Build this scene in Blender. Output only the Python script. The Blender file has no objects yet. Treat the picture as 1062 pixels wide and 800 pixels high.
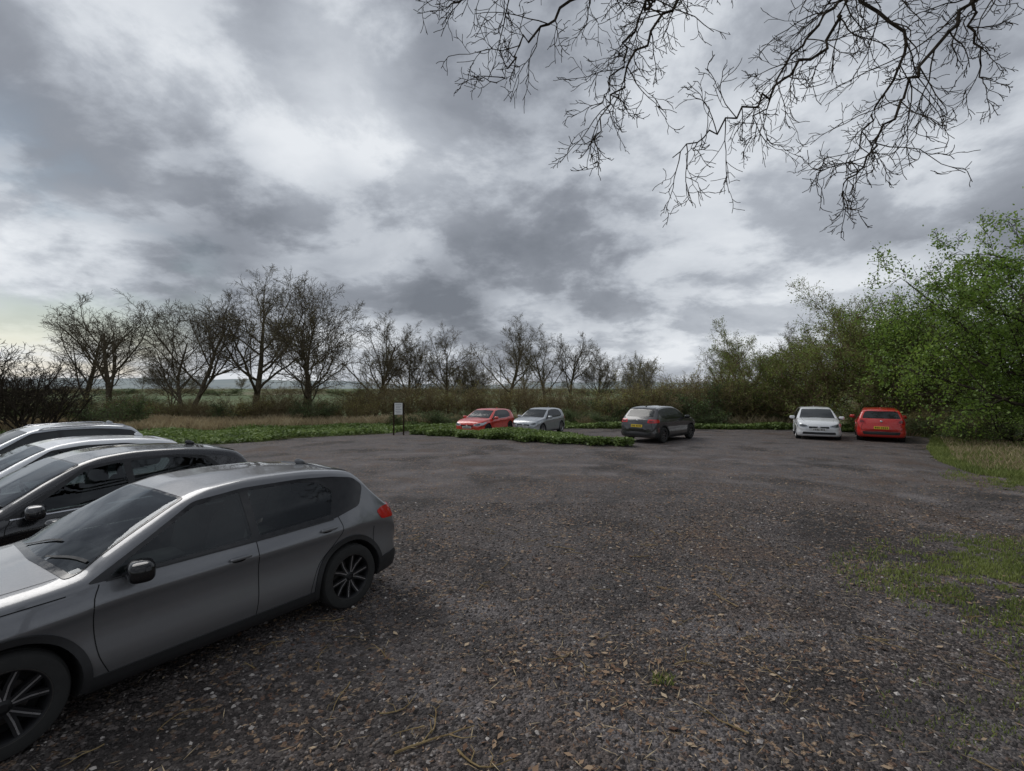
import bpy, bmesh, math, random, time
import numpy as np
from mathutils import Vector, Matrix
from mathutils.bvhtree import BVHTree
from mathutils.geometry import delaunay_2d_cdt
T0=time.time()
scene=bpy.context.scene
COL=scene.collection
random.seed(4)
# ------------------------------------------------------------------ helpers
def link(o,parent=None):
    COL.objects.link(o)
    if parent is not None: o.parent=parent
    return o
def empty(name,loc=(0,0,0),rz=0):
    e=bpy.data.objects.new(name,None); e.empty_display_size=.3
    e.location=loc; e.rotation_euler=(0,0,rz); COL.objects.link(e); return e
def fastmesh(name,V,Q=None,T=None,mats=(),mq=None,mt=None,smooth=False):
    V=np.asarray(V,dtype=np.float32).reshape(-1,3)
    Q=np.zeros((0,4),int) if Q is None or len(Q)==0 else np.asarray(Q,int)
    T=np.zeros((0,3),int) if T is None or len(T)==0 else np.asarray(T,int)
    me=bpy.data.meshes.new(name)
    me.vertices.add(len(V)); me.vertices.foreach_set('co',V.ravel())
    nl=len(Q)*4+len(T)*3; me.loops.add(nl)
    me.loops.foreach_set('vertex_index',np.concatenate([Q.ravel(),T.ravel()]).astype(np.int32))
    me.polygons.add(len(Q)+len(T))
    ls=np.concatenate([np.arange(len(Q))*4,len(Q)*4+np.arange(len(T))*3]).astype(np.int32)
    me.polygons.foreach_set('loop_start',ls)
    mi=np.concatenate([np.zeros(len(Q),int) if mq is None else np.asarray(mq),
                       np.zeros(len(T),int) if mt is None else np.asarray(mt)]).astype(np.int32)
    for m in mats: me.materials.append(m)
    me.polygons.foreach_set('material_index',mi)
    me.polygons.foreach_set('use_smooth',np.full(len(mi),smooth))
    me.update(calc_edges=True)
    return me
def sstep(a,b,x):
    t=np.clip((x-a)/(b-a),0,1); return t*t*(3-2*t)
def gz(x,y):
    return -0.25*sstep(22,28,y)
# ------------------------------------------------------------------ node helpers
def newmat(name):
    m=bpy.data.materials.new(name); m.use_nodes=True
    nt=m.node_tree; b=nt.nodes['Principled BSDF']; return m,nt,b
class NB:
    def __init__(s,nt): s.nt=nt
    def n(s,t,**k):
        x=s.nt.nodes.new(t)
        for a,b in k.items(): setattr(x,a,b)
        return x
    def l(s,a,b): s.nt.links.new(a,b)
    def put(s,v,sock):
        if hasattr(v,'is_output'): s.l(v,sock)
        else: sock.default_value=v
    def math(s,op,a,b=0.0,c=None,clamp=False):
        x=s.n('ShaderNodeMath',operation=op,use_clamp=clamp); s.put(a,x.inputs[0]); s.put(b,x.inputs[1])
        if c is not None: s.put(c,x.inputs[2])
        return x.outputs[0]
    def mix(s,f,a,b,mode='MIX'):
        x=s.n('ShaderNodeMix',data_type='RGBA',blend_type=mode); s.put(f,x.inputs[0]); s.put(a,x.inputs[6]); s.put(b,x.inputs[7]); return x.outputs[2]
    def noise(s,vec,scale,detail=4,rough=.5,dist=0.):
        x=s.n('ShaderNodeTexNoise'); 
        if vec is not None: s.l(vec,x.inputs['Vector'])
        x.inputs['Scale'].default_value=scale; x.inputs['Detail'].default_value=detail
        x.inputs['Roughness'].default_value=rough; x.inputs['Distortion'].default_value=dist; return x
    def ramp(s,f,stops,interp='LINEAR'):
        x=s.n('ShaderNodeValToRGB'); x.color_ramp.interpolation=interp; cr=x.color_ramp
        while len(cr.elements)<len(stops): cr.elements.new(.5)
        for e,(p,c) in zip(cr.elements,stops):
            e.position=p; e.color=(c[0],c[1],c[2],1) if hasattr(c,'__len__') else (c,c,c,1)
        s.l(f,x.inputs[0]); return x.outputs[0]
    def mapr(s,v,a,b,c=0.,d=1.,it='SMOOTHSTEP'):
        x=s.n('ShaderNodeMapRange',interpolation_type=it); s.put(v,x.inputs[0])
        for i,q in enumerate((a,b,c,d)): x.inputs[i+1].default_value=q
        return x.outputs[0]
def C4(c): return (c[0],c[1],c[2],1)
def simple(name,col,rough=.5,metal=0,coat=0,spec=.5):
    m,nt,b=newmat(name); b.inputs['Base Color'].default_value=C4(col)
    b.inputs['Roughness'].default_value=rough; b.inputs['Metallic'].default_value=metal
    b.inputs['Coat Weight'].default_value=coat; b.inputs['Specular IOR Level'].default_value=spec
    k=NB(nt); tc=k.n('ShaderNodeTexCoord'); nz=k.noise(tc.outputs['Object'],14,2)
    k.l(k.mapr(nz.outputs[0],.3,.7,max(0,rough-.06),min(1,rough+.08)),b.inputs['Roughness'])
    return m
def paint(name,col,metal=.0,rough=.35,dirt=.5):
    m,nt,b=newmat(name); k=NB(nt); tc=k.n('ShaderNodeTexCoord')
    sx=k.n('ShaderNodeSeparateXYZ'); k.l(tc.outputs['Object'],sx.inputs[0])
    nz=k.noise(tc.outputs['Object'],5,5,.65); 
    low=k.mapr(sx.outputs[2],.15,.75,1,0)
    d=k.math('MULTIPLY',k.math('MULTIPLY',low,k.mapr(nz.outputs[0],.25,.75,.3,1)),dirt,clamp=True)
    c=k.mix(d,C4(col),(.13,.115,.095,1)); k.l(c,b.inputs['Base Color'])
    b.inputs['Metallic'].default_value=metal
    n2=k.noise(tc.outputs['Object'],40,3,.7)
    r=k.math('ADD',k.math('MULTIPLY',d,.4),k.mapr(n2.outputs[0],.3,.7,rough-.05,rough+.08),clamp=True); k.l(r,b.inputs['Roughness'])
    b.inputs['Coat Weight'].default_value=1.
    k.l(k.math('ADD',k.math('MULTIPLY',d,.5),k.mapr(n2.outputs[0],.35,.75,.015,.08)),b.inputs['Coat Roughness'])
    return m
def leafmat(name,c1,c2,c3=None,trans=.35,rough=.55):
    m=bpy.data.materials.new(name); m.use_nodes=True; nt=m.node_tree; nt.nodes.clear(); k=NB(nt); out=k.n('ShaderNodeOutputMaterial'); b=k.n('ShaderNodeBsdfDiffuse')
    g=k.n('ShaderNodeNewGeometry'); tc=k.n('ShaderNodeTexCoord')
    nz=k.noise(tc.outputs['Object'],.9,2)
    v=k.math('ADD',k.math('MULTIPLY',g.outputs['Random Per Island'],.6),k.math('MULTIPLY',k.mapr(nz.outputs[0],.3,.7),.4))
    c=k.ramp(v,[(0,c1),(.5,c2),(1,c3 or c2)])
    k.l(c,b.inputs[0]); sh=b.outputs[0]
    if trans>0:
        t=k.n('ShaderNodeBsdfTranslucent'); k.l(c,t.inputs[0]); mx=k.n('ShaderNodeMixShader'); mx.inputs[0].default_value=trans
        k.l(sh,mx.inputs[1]); k.l(t.outputs[0],mx.inputs[2]); sh=mx.outputs[0]
    gl=k.n('ShaderNodeBsdfGlossy'); gl.inputs['Roughness'].default_value=rough; gl.inputs[0].default_value=(1,1,1,1)
    m2=k.n('ShaderNodeMixShader'); m2.inputs[0].default_value=.035; k.l(sh,m2.inputs[1]); k.l(gl.outputs[0],m2.inputs[2]); k.l(m2.outputs[0],out.inputs[0])
    return m
def barkmat(name,a,b_):
    m=bpy.data.materials.new(name); m.use_nodes=True; nt=m.node_tree; nt.nodes.clear(); k=NB(nt); out=k.n('ShaderNodeOutputMaterial'); d=k.n('ShaderNodeBsdfDiffuse')
    tc=k.n('ShaderNodeTexCoord'); nz=k.noise(tc.outputs['Object'],6,3,.7)
    k.l(k.ramp(nz.outputs[0],[(.3,a),(.7,b_)]),d.inputs[0]); k.l(d.outputs[0],out.inputs[0])
    return m

# ------------------------------------------------------------------ world
def make_world():
    w=bpy.data.worlds.new("World"); scene.world=w; w.use_nodes=True; nt=w.node_tree; nt.nodes.clear(); k=NB(nt)
    out=k.n('ShaderNodeOutputWorld')
    sky=k.n('ShaderNodeTexSky',sky_type='NISHITA'); sky.sun_disc=False
    sky.sun_elevation=math.radians(48); sky.sun_rotation=math.radians(-50); sky.air_density=1.6; sky.dust_density=.4
    b1=k.n('ShaderNodeBackground'); b1.inputs[1].default_value=.08; k.l(sky.outputs[0],b1.inputs[0])
    tc=k.n('ShaderNodeTexCoord'); d=tc.outputs['Generated']
    sx=k.n('ShaderNodeSeparateXYZ'); k.l(d,sx.inputs[0]); X,Y,Z=sx.outputs
    zc=k.math('ADD',k.math('MAXIMUM',Z,0.),.30)
    cv=k.n('ShaderNodeCombineXYZ'); k.l(k.math('DIVIDE',X,zc),cv.inputs[0]); k.l(k.math('DIVIDE',Y,zc),cv.inputs[1])
    cv.inputs[2].default_value=3.7
    n1=k.noise(cv.outputs[0],1.3,7,.56,.25).outputs[0]
    n2=k.noise(cv.outputs[0],2.7,7,.60,.15).outputs[0]
    n2s=k.mapr(n2,.41,.59,-.5,.5)
    def lobe(px,py,width,amp):
        v=Vector(((px-531)/505,1,(402-py)/505)).normalized()
        vm=k.n('ShaderNodeVectorMath',operation='DOT_PRODUCT'); k.l(d,vm.inputs[0]); vm.inputs[1].default_value=v
        return k.math('MULTIPLY',k.mapr(vm.outputs['Value'],math.cos(width),1.),amp)
    v=k.math('ADD',k.math('MULTIPLY',k.math('SUBTRACT',n1,.5),1.5),k.math('MULTIPLY',n2s,.30))
    v=k.math('ADD',v,.49)
    for a in [(250,100,.34,.20),(390,130,.26,.20),(60,90,.3,.14),(130,215,.26,-.46),(300,215,.22,-.30),(140,-10,.28,-.20),(540,20,.28,-.24),(500,230,.35,-.10),
              (650,310,.30,.12),(40,290,.18,.34),(800,340,.25,.16),(860,150,.4,.04),(330,315,.22,.22),(-400,200,.8,.12)]:
        v=k.math('ADD',v,lobe(*a))
    v=k.math('ADD',v,k.math('MULTIPLY',k.mapr(Z,0.,.16,1,0),.12))
    col=k.ramp(v,[(0.,(.175,.192,.225)),(.3,(.275,.297,.34)),(.55,(.44,.472,.525)),(.8,(.655,.69,.74)),(1.,(.80,.83,.87))])
    b2=k.n('ShaderNodeBackground'); k.l(col,b2.inputs[0]); b2.inputs[1].default_value=1.0
    gap=k.math('MULTIPLY',lobe(25,285,.28,1.),k.mapr(n1,.42,.58,.5,0.))
    cover=k.math('SUBTRACT',.98,gap,clamp=True)
    mx=k.n('ShaderNodeMixShader'); k.l(cover,mx.inputs[0]); k.l(b1.outputs[0],mx.inputs[1]); k.l(b2.outputs[0],mx.inputs[2]); k.l(mx.outputs[0],out.inputs[0])
make_world()
sl=bpy.data.lights.new('sun','SUN'); sl.energy=1.5; sl.angle=math.radians(40); sl.color=(1,.975,.94)
so=bpy.data.objects.new('sun',sl); COL.objects.link(so)
sd=Vector((-math.sin(math.radians(50))*math.cos(math.radians(48)),math.cos(math.radians(50))*math.cos(math.radians(48)),math.sin(math.radians(48))))
so.rotation_euler=(sd).to_track_quat('Z','Y').to_euler(); so.location=(-20,20,40)

# ------------------------------------------------------------------ ground
def ground_mat():
    m,nt,b=newmat('field_grass'); k=NB(nt); tc=k.n('ShaderNodeTexCoord'); P=tc.outputs['Object']
    a=k.noise(P,.35,5,.65).outputs[0]; f=k.noise(P,9,4,.7).outputs[0]; big=k.noise(P,.012,3,.5).outputs[0]
    c=k.ramp(a,[(.3,(.08,.10,.035)),(.55,(.14,.15,.06)),(.75,(.25,.21,.12))])
    far=k.ramp(big,[(.38,(.12,.165,.08)),(.52,(.16,.20,.095)),(.62,(.22,.20,.13)),(.7,(.12,.15,.08))],'LINEAR')
    sx=k.n('ShaderNodeSeparateXYZ'); k.l(P,sx.inputs[0])
    c=k.mix(k.mapr(sx.outputs[1],36,60),c,far)
    c=k.mix(k.mapr(f,.3,.7,0.,.35),c,(.03,.03,.015,1))
    k.l(c,b.inputs['Base Color']); b.inputs['Roughness'].default_value=.95; b.inputs['Specular IOR Level'].default_value=.15
    return m
def gravel_mat():
    m,nt,b=newmat('gravel'); k=NB(nt); tc=k.n('ShaderNodeTexCoord'); P=tc.outputs['Object']
    def vor(scale):
        x=k.n('ShaderNodeTexVoronoi'); k.l(P,x.inputs['Vector']); x.inputs['Scale'].default_value=scale; return x
    v1=vor(44); v2=vor(18); v3=vor(26)
    def sep(v):
        s=k.n('ShaderNodeSeparateColor'); k.l(v.outputs['Color'],s.inputs[0]); return s.outputs
    s1=sep(v1); s2=sep(v2); s3=sep(v3)
    c1=k.ramp(s1[0],[(0,(.018,.015,.014)),(.45,(.060,.050,.047)),(.8,(.130,.110,.103)),(.93,(.24,.21,.195)),(1,(.46,.42,.39))])
    c2=k.ramp(s2[1],[(0,(.024,.020,.019)),(.6,(.082,.066,.060)),(1,(.21,.178,.162))])
    c=k.mix(.42,c1,c2)
    big=k.noise(P,.16,4,.6,.6).outputs[0]; med=k.noise(P,1.3,4,.65).outputs[0]; mid=k.noise(P,.45,4,.6).outputs[0]
    c=k.mix(k.mapr(big,.42,.62,0,.5),c,(.165,.149,.147,1))
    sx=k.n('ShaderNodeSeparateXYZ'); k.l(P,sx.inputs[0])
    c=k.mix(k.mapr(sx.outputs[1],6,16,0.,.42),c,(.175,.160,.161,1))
    wx=k.math('ADD',sx.outputs[0],k.math('MULTIPLY',big,2.2))
    rr=k.math('SQRT',k.math('ADD',k.math('POWER',k.math('SUBTRACT',wx,3.),2.),k.math('POWER',k.math('MULTIPLY',k.math('SUBTRACT',sx.outputs[1],9.),1.2),2.)))
    for r0,wd,am in ((5.2,.45,.5),(6.9,.45,.5),(9.6,.5,.5),(11.3,.5,.5)):
        t=k.mapr(k.math('ABSOLUTE',k.math('SUBTRACT',rr,r0)),0.,wd*1.6,am,0.); c=k.mix(k.math('MULTIPLY',t,k.mapr(med,.35,.6)),c,(.235,.215,.213,1))
    c=k.mix(k.mapr(mid,.34,.50,.72,0.),c,(.030,.025,.023,1))
    c=k.mix(1.,c,k.ramp(med,[(.25,.42),(.5,1.),(.75,1.38)]),'MULTIPLY')
    lit=k.math('MULTIPLY',k.math('GREATER_THAN',s3[0],.85),k.mapr(k.noise(P,.7,3,.6).outputs[0],.40,.60,.25,.95))
    c=k.mix(lit,c,k.ramp(s3[1],[(0,(.13,.07,.048)),(.5,(.24,.155,.10)),(1,(.40,.29,.19))]))
    c=k.mix(k.mapr(mid,.52,.70,0,.6),c,(.125,.080,.056,1))
    k.l(c,b.inputs['Base Color'])
    k.l(k.mapr(med,.3,.7,.6,.9),b.inputs['Roughness']); b.inputs['Specular IOR Level'].default_value=.3
    h=k.math('ADD',k.math('MULTIPLY',v1.outputs['Distance'],-1.),k.math('MULTIPLY',v2.outputs['Distance'],-1.1))
    bp=k.n('ShaderNodeBump'); bp.inputs['Strength'].default_value=1.; bp.inputs['Distance'].default_value=.035
    k.l(h,bp.inputs['Height']); k.l(bp.outputs[0],b.inputs['Normal'])
    return m
xs=np.concatenate([[-3000,-1500,-800,-400,-200,-120,-80],np.linspace(-60,60,81),[80,120,200,400,800,1500,3000]])
ys=np.concatenate([[-1500,-600,-200,-80,-40],np.linspace(-20,80,101),[100,140,200,300,450,700,1000,1500,3000]])
XX,YY=np.meshgrid(xs,ys); ZZ=gz(XX,YY)
n,mn=XX.shape
idx=np.arange(n*mn).reshape(n,mn)
Q=np.stack([idx[:-1,:-1],idx[:-1,1:],idx[1:,1:],idx[1:,:-1]],-1).reshape(-1,4)
link(bpy.data.objects.new('ground',fastmesh('ground',np.stack([XX,YY,ZZ],-1),Q,mats=[ground_mat()],smooth=True)))

def inpoly(px,py,poly):
    px=np.asarray(px); py=np.asarray(py); ins=np.zeros(px.shape,bool); j=len(poly)-1
    for i in range(len(poly)):
        xi,yi=poly[i]; xj,yj=poly[j]
        c=((yi>py)!=(yj>py))&(px<(xj-xi)*(py-yi)/((yj-yi) if yj!=yi else 1e-9)+xi)
        ins^=c; j=i
    return ins
LOT=[(-32,-12),(-32,14.5),(-25,16.3),(-19,18),(-13,19.4),(-11,21),(-9.3,24),(-7.5,27),(-6.3,29),(0,31.2),(9,30.6),(17,30),(21,27.5),(19.6,22.5),(16.1,18.8),(13.7,15.6),(12.7,13.3),(13.9,11.3),(19,8),(22,-12)]
def densify(poly,step,jit=0,rng=None,closed=True):
    out=[]; n=len(poly)
    for i in range(n if closed else n-1):
        a=np.array(poly[i]); b=np.array(poly[(i+1)%n]); m=max(1,int(np.ceil(np.linalg.norm(b-a)/step)))
        for j in range(m):
            p=a+(b-a)*j/m
            if jit: p=p+rng.normal(0,jit,2)
            out.append((float(p[0]),float(p[1])))
    if not closed: out.append(tuple(poly[-1]))
    return out
def cdt(outline,pts,holes=()):
    vs=[Vector(p) for p in outline]; ed=[(i,(i+1)%len(outline)) for i in range(len(outline))]
    for h in holes:
        o=len(vs); vs+= [Vector(p) for p in h]; ed+=[(o+i,o+(i+1)%len(h)) for i in range(len(h))]
    vs+= [Vector(p) for p in pts]
    r=delaunay_2d_cdt(vs,ed,[],0,1e-5)
    V=np.array([tuple(v) for v in r[0]]); F=[f for f in r[2]]
    F=np.array([f for f in F if len(f)==3]); c=V[F].mean(1)
    keep=inpoly(c[:,0],c[:,1],outline)
    for h in holes: keep&=~inpoly(c[:,0],c[:,1],h)
    return V,F[keep]
rng=np.random.default_rng(5)
lo=densify(LOT,.35,.10,rng)
gx,gy=np.meshgrid(np.arange(-31,22,1.),np.arange(-11,31,1.)); gx=gx.ravel(); gy=gy.ravel()
k_=inpoly(gx,gy,LOT); V,F=cdt(lo,list(zip(gx[k_]+.01,gy[k_]+.013)))
V3=np.column_stack([V,gz(V[:,0],V[:,1])+.02])
e1=V[F[:,1]]-V[F[:,0]]; e2=V[F[:,2]]-V[F[:,0]]
fl=(e1[:,0]*e2[:,1]-e1[:,1]*e2[:,0])<0; F[fl]=F[fl][:,::-1]
link(bpy.data.objects.new('gravel_car_park',fastmesh('gravel_car_park',V3,None,F,mats=[gravel_mat()],smooth=True)))

def stones(N,y0,y1,smin,smax,seed):
    r=np.random.default_rng(seed)
    y=y0+(y1-y0)*r.random(N)**1.0; x=(r.random(N)*2-1)*(1.25*y+1)
    s=smin+(smax-smin)*r.random(N)**2.5
    base=np.array([(1,0,0),(0,1,0),(-1,0,0),(0,-1,0),(0,0,.8),(0,0,-.5)])
    Vv=base[None]*(s[:,None,None])*(.6+.8*r.random((N,6,1))); Vv[:,:,2]*=.7
    a=r.random(N)*6.28; ca,sa=np.cos(a),np.sin(a); Vx=Vv[:,:,0]*ca[:,None]-Vv[:,:,1]*sa[:,None]; Vy=Vv[:,:,0]*sa[:,None]+Vv[:,:,1]*ca[:,None]
    Vv=np.stack([Vx+x[:,None],Vy+y[:,None],Vv[:,:,2]+.02+s[:,None]*.12],-1)
    t=np.array([(0,1,4),(1,2,4),(2,3,4),(3,0,4),(1,0,5),(2,1,5),(3,2,5),(0,3,5)])
    F=(np.arange(N)[:,None,None]*6+t[None]).reshape(-1,3); return Vv.reshape(-1,3),F
def islandmat(name,stops,rough=.8):
    m,nt,b=newmat(name); k=NB(nt); g=k.n('ShaderNodeNewGeometry'); k.l(k.ramp(g.outputs['Random Per Island'],stops),b.inputs['Base Color'])
    b.inputs['Roughness'].default_value=rough; b.inputs['Specular IOR Level'].default_value=.3; return m
sm=islandmat('stone_chips',[(0,(.020,.017,.016)),(.5,(.060,.050,.046)),(.85,(.13,.11,.10)),(.96,(.23,.205,.19)),(1,(.50,.46,.42))],.7)
V,F=stones(90000,2.2,10,.005,.024,1)
link(bpy.data.objects.new('gravel_stones',fastmesh('gravel_stones',V,None,F,mats=[sm])))
def leaf_quads(C,s,r,flat=0.,asp=.6):
    n=len(C); a=r.normal(size=(n,3)); a[:,2]*=(1-flat); a/=np.linalg.norm(a,axis=1,keepdims=True)
    b=np.cross(a,r.normal(size=(n,3))*np.array([1-flat,1-flat,1])+np.array([0,0,flat*2])); b/=np.linalg.norm(b,axis=1,keepdims=True)+1e-9
    L=(s*(.6+.8*r.random(n)))[:,None]*.5
    V=np.stack([C-a*L,C+b*L*asp,C+a*L,C-b*L*asp],1).reshape(-1,3)
    return V,np.arange(n*4).reshape(n,4)
def litter(name,N,s,asp,mat,seed,thr):
    r=np.random.default_rng(seed); y=2.3+11*r.random(N*2)**1.1; x=(r.random(N*2)*2-1)*(1.2*y+1)
    d=.5+.25*np.sin(x*1.1+2*np.sin(y*.7))+.25*np.sin(y*1.7+1.5*np.sin(x*.9)); m=(r.random(N*2)<thr+(1-thr)*d*d); x=x[m][:N]; y=y[m][:N]
    V,Q=leaf_quads(np.column_stack([x,y,.034+.008*r.random(len(x))]),s,r,.82,asp)
    link(bpy.data.objects.new(name,fastmesh(name,V,Q,mats=[mat])))
lm=islandmat('litter',[(0,(.09,.047,.030)),(.4,(.19,.115,.07)),(.8,(.32,.22,.14)),(1,(.47,.37,.25))],.85)
litter('leaf_litter',24000,.034,.32,lm,8,.06); litter('leaf_litter',2600,.06,.5,lm,9,.08)
slm=islandmat('straw',[(0,(.22,.155,.08)),(1,(.50,.40,.25))],.8); litter('straw_litter',5500,.10,.05,slm,10,.06)

# ------------------------------------------------------------------ tubes / trees
class Tubes:
    def __init__(s): s.V=[];s.Q=[];s.n=0
    def add(s,P,R,k):
        P=np.asarray(P,float); R=np.asarray(R,float); m=len(P)
        Tn=np.empty_like(P); Tn[1:-1]=P[2:]-P[:-2]; Tn[0]=P[1]-P[0]; Tn[-1]=P[-1]-P[-2]; Tn/=np.sqrt((Tn*Tn).sum(1))[:,None]+1e-9
        ref=np.array([.31,.17,.93]) if abs(Tn[0,2])<.8 else np.array([.95,.2,.1])
        A=np.cross(Tn,ref); A/=np.sqrt((A*A).sum(1))[:,None]+1e-9; B=np.cross(Tn,A)
        an=np.arange(k)*2*np.pi/k
        ring=P[:,None]+R[:,None,None]*(np.cos(an)[None,:,None]*A[:,None]+np.sin(an)[None,:,None]*B[:,None])
        s.V.append(ring.reshape(-1,3))
        i=s.n+np.arange(m*k).reshape(m,k); j=np.roll(i,-1,axis=1)
        s.Q.append(np.stack([i[:-1],j[:-1],j[1:],i[1:]],-1).reshape(-1,4)); s.n+=m*k
    def get(s): return np.concatenate(s.V),np.concatenate(s.Q)
def nrm(v): 
    v=np.asarray(v,float); return v/(math.sqrt(float(v@v))+1e-9)
def grow(T,tips,rg,p,d,L,r,lev,P):
    n=P['n'][lev]; pts=[p]; dd=nrm(d); wg=rg.normal(0,P['wig'][lev],(n,3)); wg[:,2]+=P['up'][lev]
    for i in range(n):
        dd=nrm(dd+wg[i]); p=p+dd*(L/n); pts.append(p)
    pts=np.array(pts); end=P['end'][lev]; rad=np.maximum(np.linspace(r,r*end,n+1),P['rmin'])
    T.add(pts,rad,P['k'][lev])
    if lev>=P['lev']:
        tips.append(pts); return
    if lev>=P['lev']-1: tips.append(pts)
    nc=P['nc'][lev]; t0=P['t0'][lev]; ph=rg.random()*6.28
    for c in range(nc):
        t=t0+(1-t0)*(c+.8*rg.random())/nc; t=min(t,.999); f=t*n; i=int(f); q=pts[i]+(pts[i+1]-pts[i])*(f-i)
        ld=nrm(pts[i+1]-pts[i]); ph+=2.4+rg.normal(0,.4)
        u=nrm((ld[1]*.9-ld[2]*.3,ld[2]*.2-ld[0]*.9,ld[0]*.3-ld[1]*.2)); w=np.array((ld[1]*u[2]-ld[2]*u[1],ld[2]*u[0]-ld[0]*u[2],ld[0]*u[1]-ld[1]*u[0])); pr=u*math.cos(ph)+w*math.sin(ph)
        a=math.radians(P['ang'][lev]+rg.normal(0,9))
        cd=ld*math.cos(a)+pr*math.sin(a)
        cl=L*P['lr'][lev]*(1.15-P['tl'][lev]*t)*(.75+.5*rg.random())
        cr=(r+(r*end-r)*t)*P['rr'][lev]
        grow(T,tips,rg,q,cd,cl,cr,lev+1,P)
def make_plant(name,seed,P,stems,barkm,leafm=None,nleaf=0,ls=.06,lj=.15):
    rg=np.random.default_rng(seed); T=Tubes(); tips=[]
    for (p,d,L,r) in stems: grow(T,tips,rg,np.array(p,float),np.array(d,float),L,r,0,P)
    V,Q=T.get(); mats=[barkm]; mq=np.zeros(len(Q),int)
    if leafm is not None and nleaf:
        tp=np.concatenate(tips); C=tp[rg.integers(0,len(tp),nleaf)]+rg.normal(0,lj,(nleaf,3))
        LV,LQ=leaf_quads(C,ls,rg); Q=np.concatenate([Q,LQ+len(V)]); V=np.concatenate([V,LV]); mq=np.concatenate([mq,np.ones(nleaf,int)]); mats.append(leafm)
    return fastmesh(name,V,Q,mats=mats,mq=mq,smooth=False)
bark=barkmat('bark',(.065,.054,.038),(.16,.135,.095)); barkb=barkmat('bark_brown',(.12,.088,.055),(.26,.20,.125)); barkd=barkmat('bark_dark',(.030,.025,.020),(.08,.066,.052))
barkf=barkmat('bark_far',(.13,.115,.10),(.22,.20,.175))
lg=leafmat('leaf_green',(.10,.17,.026),(.20,.32,.048),(.34,.46,.085),.5)
ly=leafmat('leaf_bud',(.19,.19,.055),(.30,.29,.085),(.42,.37,.13))
lyg=leafmat('leaf_young',(.14,.19,.045),(.22,.28,.06),(.33,.38,.10),.45)
lgd=leafmat('leaf_dark',(.06,.10,.035),(.10,.16,.05),(.18,.23,.075))
lob=leafmat('bud_olive',(.13,.125,.05),(.20,.18,.075),(.30,.25,.11))
PO=dict(n=[7,7,5,4,3],wig=[.07,.11,.13,.16,.2],up=[.02,.10,.05,.02,0],end=[.30,.3,.35,.4,.6],rmin=.010,k=[8,5,4,3,3],lev=4,nc=[11,8,7,5],t0=[.20,.2,.15,.1],ang=[50,38,38,40],lr=[.72,.50,.46,.5],tl=[.60,.6,.5,.4],rr=[.55,.55,.6,.65])
PF=dict(PO); PF.update(lev=3,rmin=.022,nc=[11,8,7],k=[5,3,3,3])
PS=dict(n=[6,5,4,3],wig=[.10,.16,.2,.22],up=[.03,.05,.02,0],end=[.3,.35,.4,.6],rmin=.007,k=[4,3,3,3],lev=3,nc=[7,6,4],t0=[.15,.1,.1],ang=[36,38,40],lr=[.5,.5,.5],tl=[.5,.5,.4],rr=[.55,.6,.65])
def stems_multi(rg,n,spread,L,r,base=.2):
    out=[]
    for i in range(n):
        a=6.28*i/n+rg.random()*.8; s=spread*(.4+.8*rg.random())
        out.append(((math.cos(a)*base*rg.random(),math.sin(a)*base*rg.random(),-.1),(math.cos(a)*s,math.sin(a)*s,1),L*(.75+.4*rg.random()),r*(.7+.5*rg.random())))
    return out
R_=np.random.default_rng(77)
oak=[make_plant('bare_tree',11,PO,[((0,0,-.1),(-.1,.05,1),8.6,.25)],bark),
     make_plant('bare_tree',12,PO,[((0,0,-.1),(.22,.05,1),8.8,.22),((-.2,.1,-.1),(-.32,.1,1),7.6,.17)],bark),
     make_plant('bare_tree',13,PO,[((0,0,-.1),(.03,.0,1),9.2,.26)],bark,lob,4000,.07,.12),
     make_plant('bare_tree',14,PO,stems_multi(R_,3,.38,8.2,.17),bark,lob,9000,.07,.15)]
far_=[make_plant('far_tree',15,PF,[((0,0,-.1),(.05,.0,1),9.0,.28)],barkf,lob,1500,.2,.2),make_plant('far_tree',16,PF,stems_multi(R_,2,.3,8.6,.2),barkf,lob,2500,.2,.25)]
shr=[make_plant('shrub',21,PS,stems_multi(R_,12,.9,3.0,.05,.6),barkb,ly,4500,.08,.1),
     make_plant('shrub',22,PS,stems_multi(R_,12,.8,3.2,.045,.7),barkb,lob,4500,.08,.12),
     make_plant('shrub',23,PS,stems_multi(R_,12,1.0,2.6,.045,.8),bark,lgd,7000,.10,.12),
     make_plant('shrub',24,PS,stems_multi(R_,12,.8,3.0,.05,.6),barkd)]
PG=dict(PO); PG['rmin']=.008; PG['nc']=[9,7,6,5]; PG['t0']=[.10,.15,.12,.1]; PG['ang']=[60,46,44,42]; PG['up']=[.02,.04,.03,.0,0]
gt=[make_plant('hawthorn_tree',31,PG,stems_multi(R_,3,.4,6.8,.16),barkd,lg,48000,.10,.13),
    make_plant('hawthorn_tree',32,PG,stems_multi(R_,3,.5,6.0,.12),barkd,lg,30000,.11,.16)]
gy_=make_plant('budding_tree',33,PG,stems_multi(R_,4,.35,6.4,.12),barkb,lyg,24000,.10,.15)
def put(me,name,x,y,s=1,rz=0,parent=None,sz=None,z=0):
    o=bpy.data.objects.new(name,me); o.location=(x,y,gz(x,y)+z); o.rotation_euler=(0,0,rz); o.scale=(s,s,s if sz is None else sz); link(o,parent); return o
for i,(me,x,y,s,rz,sz) in enumerate([(oak[0],-31.3,38,.98,.3,.84),(oak[1],-25.2,38,1.0,0,.90),(oak[2],-20.6,38.5,1.08,2,.98),(oak[3],-16.0,38,.92,1,.92),(oak[0],-37,42,.8,4,.78)]):
    put(me,'bare_tree',x,y,s,rz,sz=sz)
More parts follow.
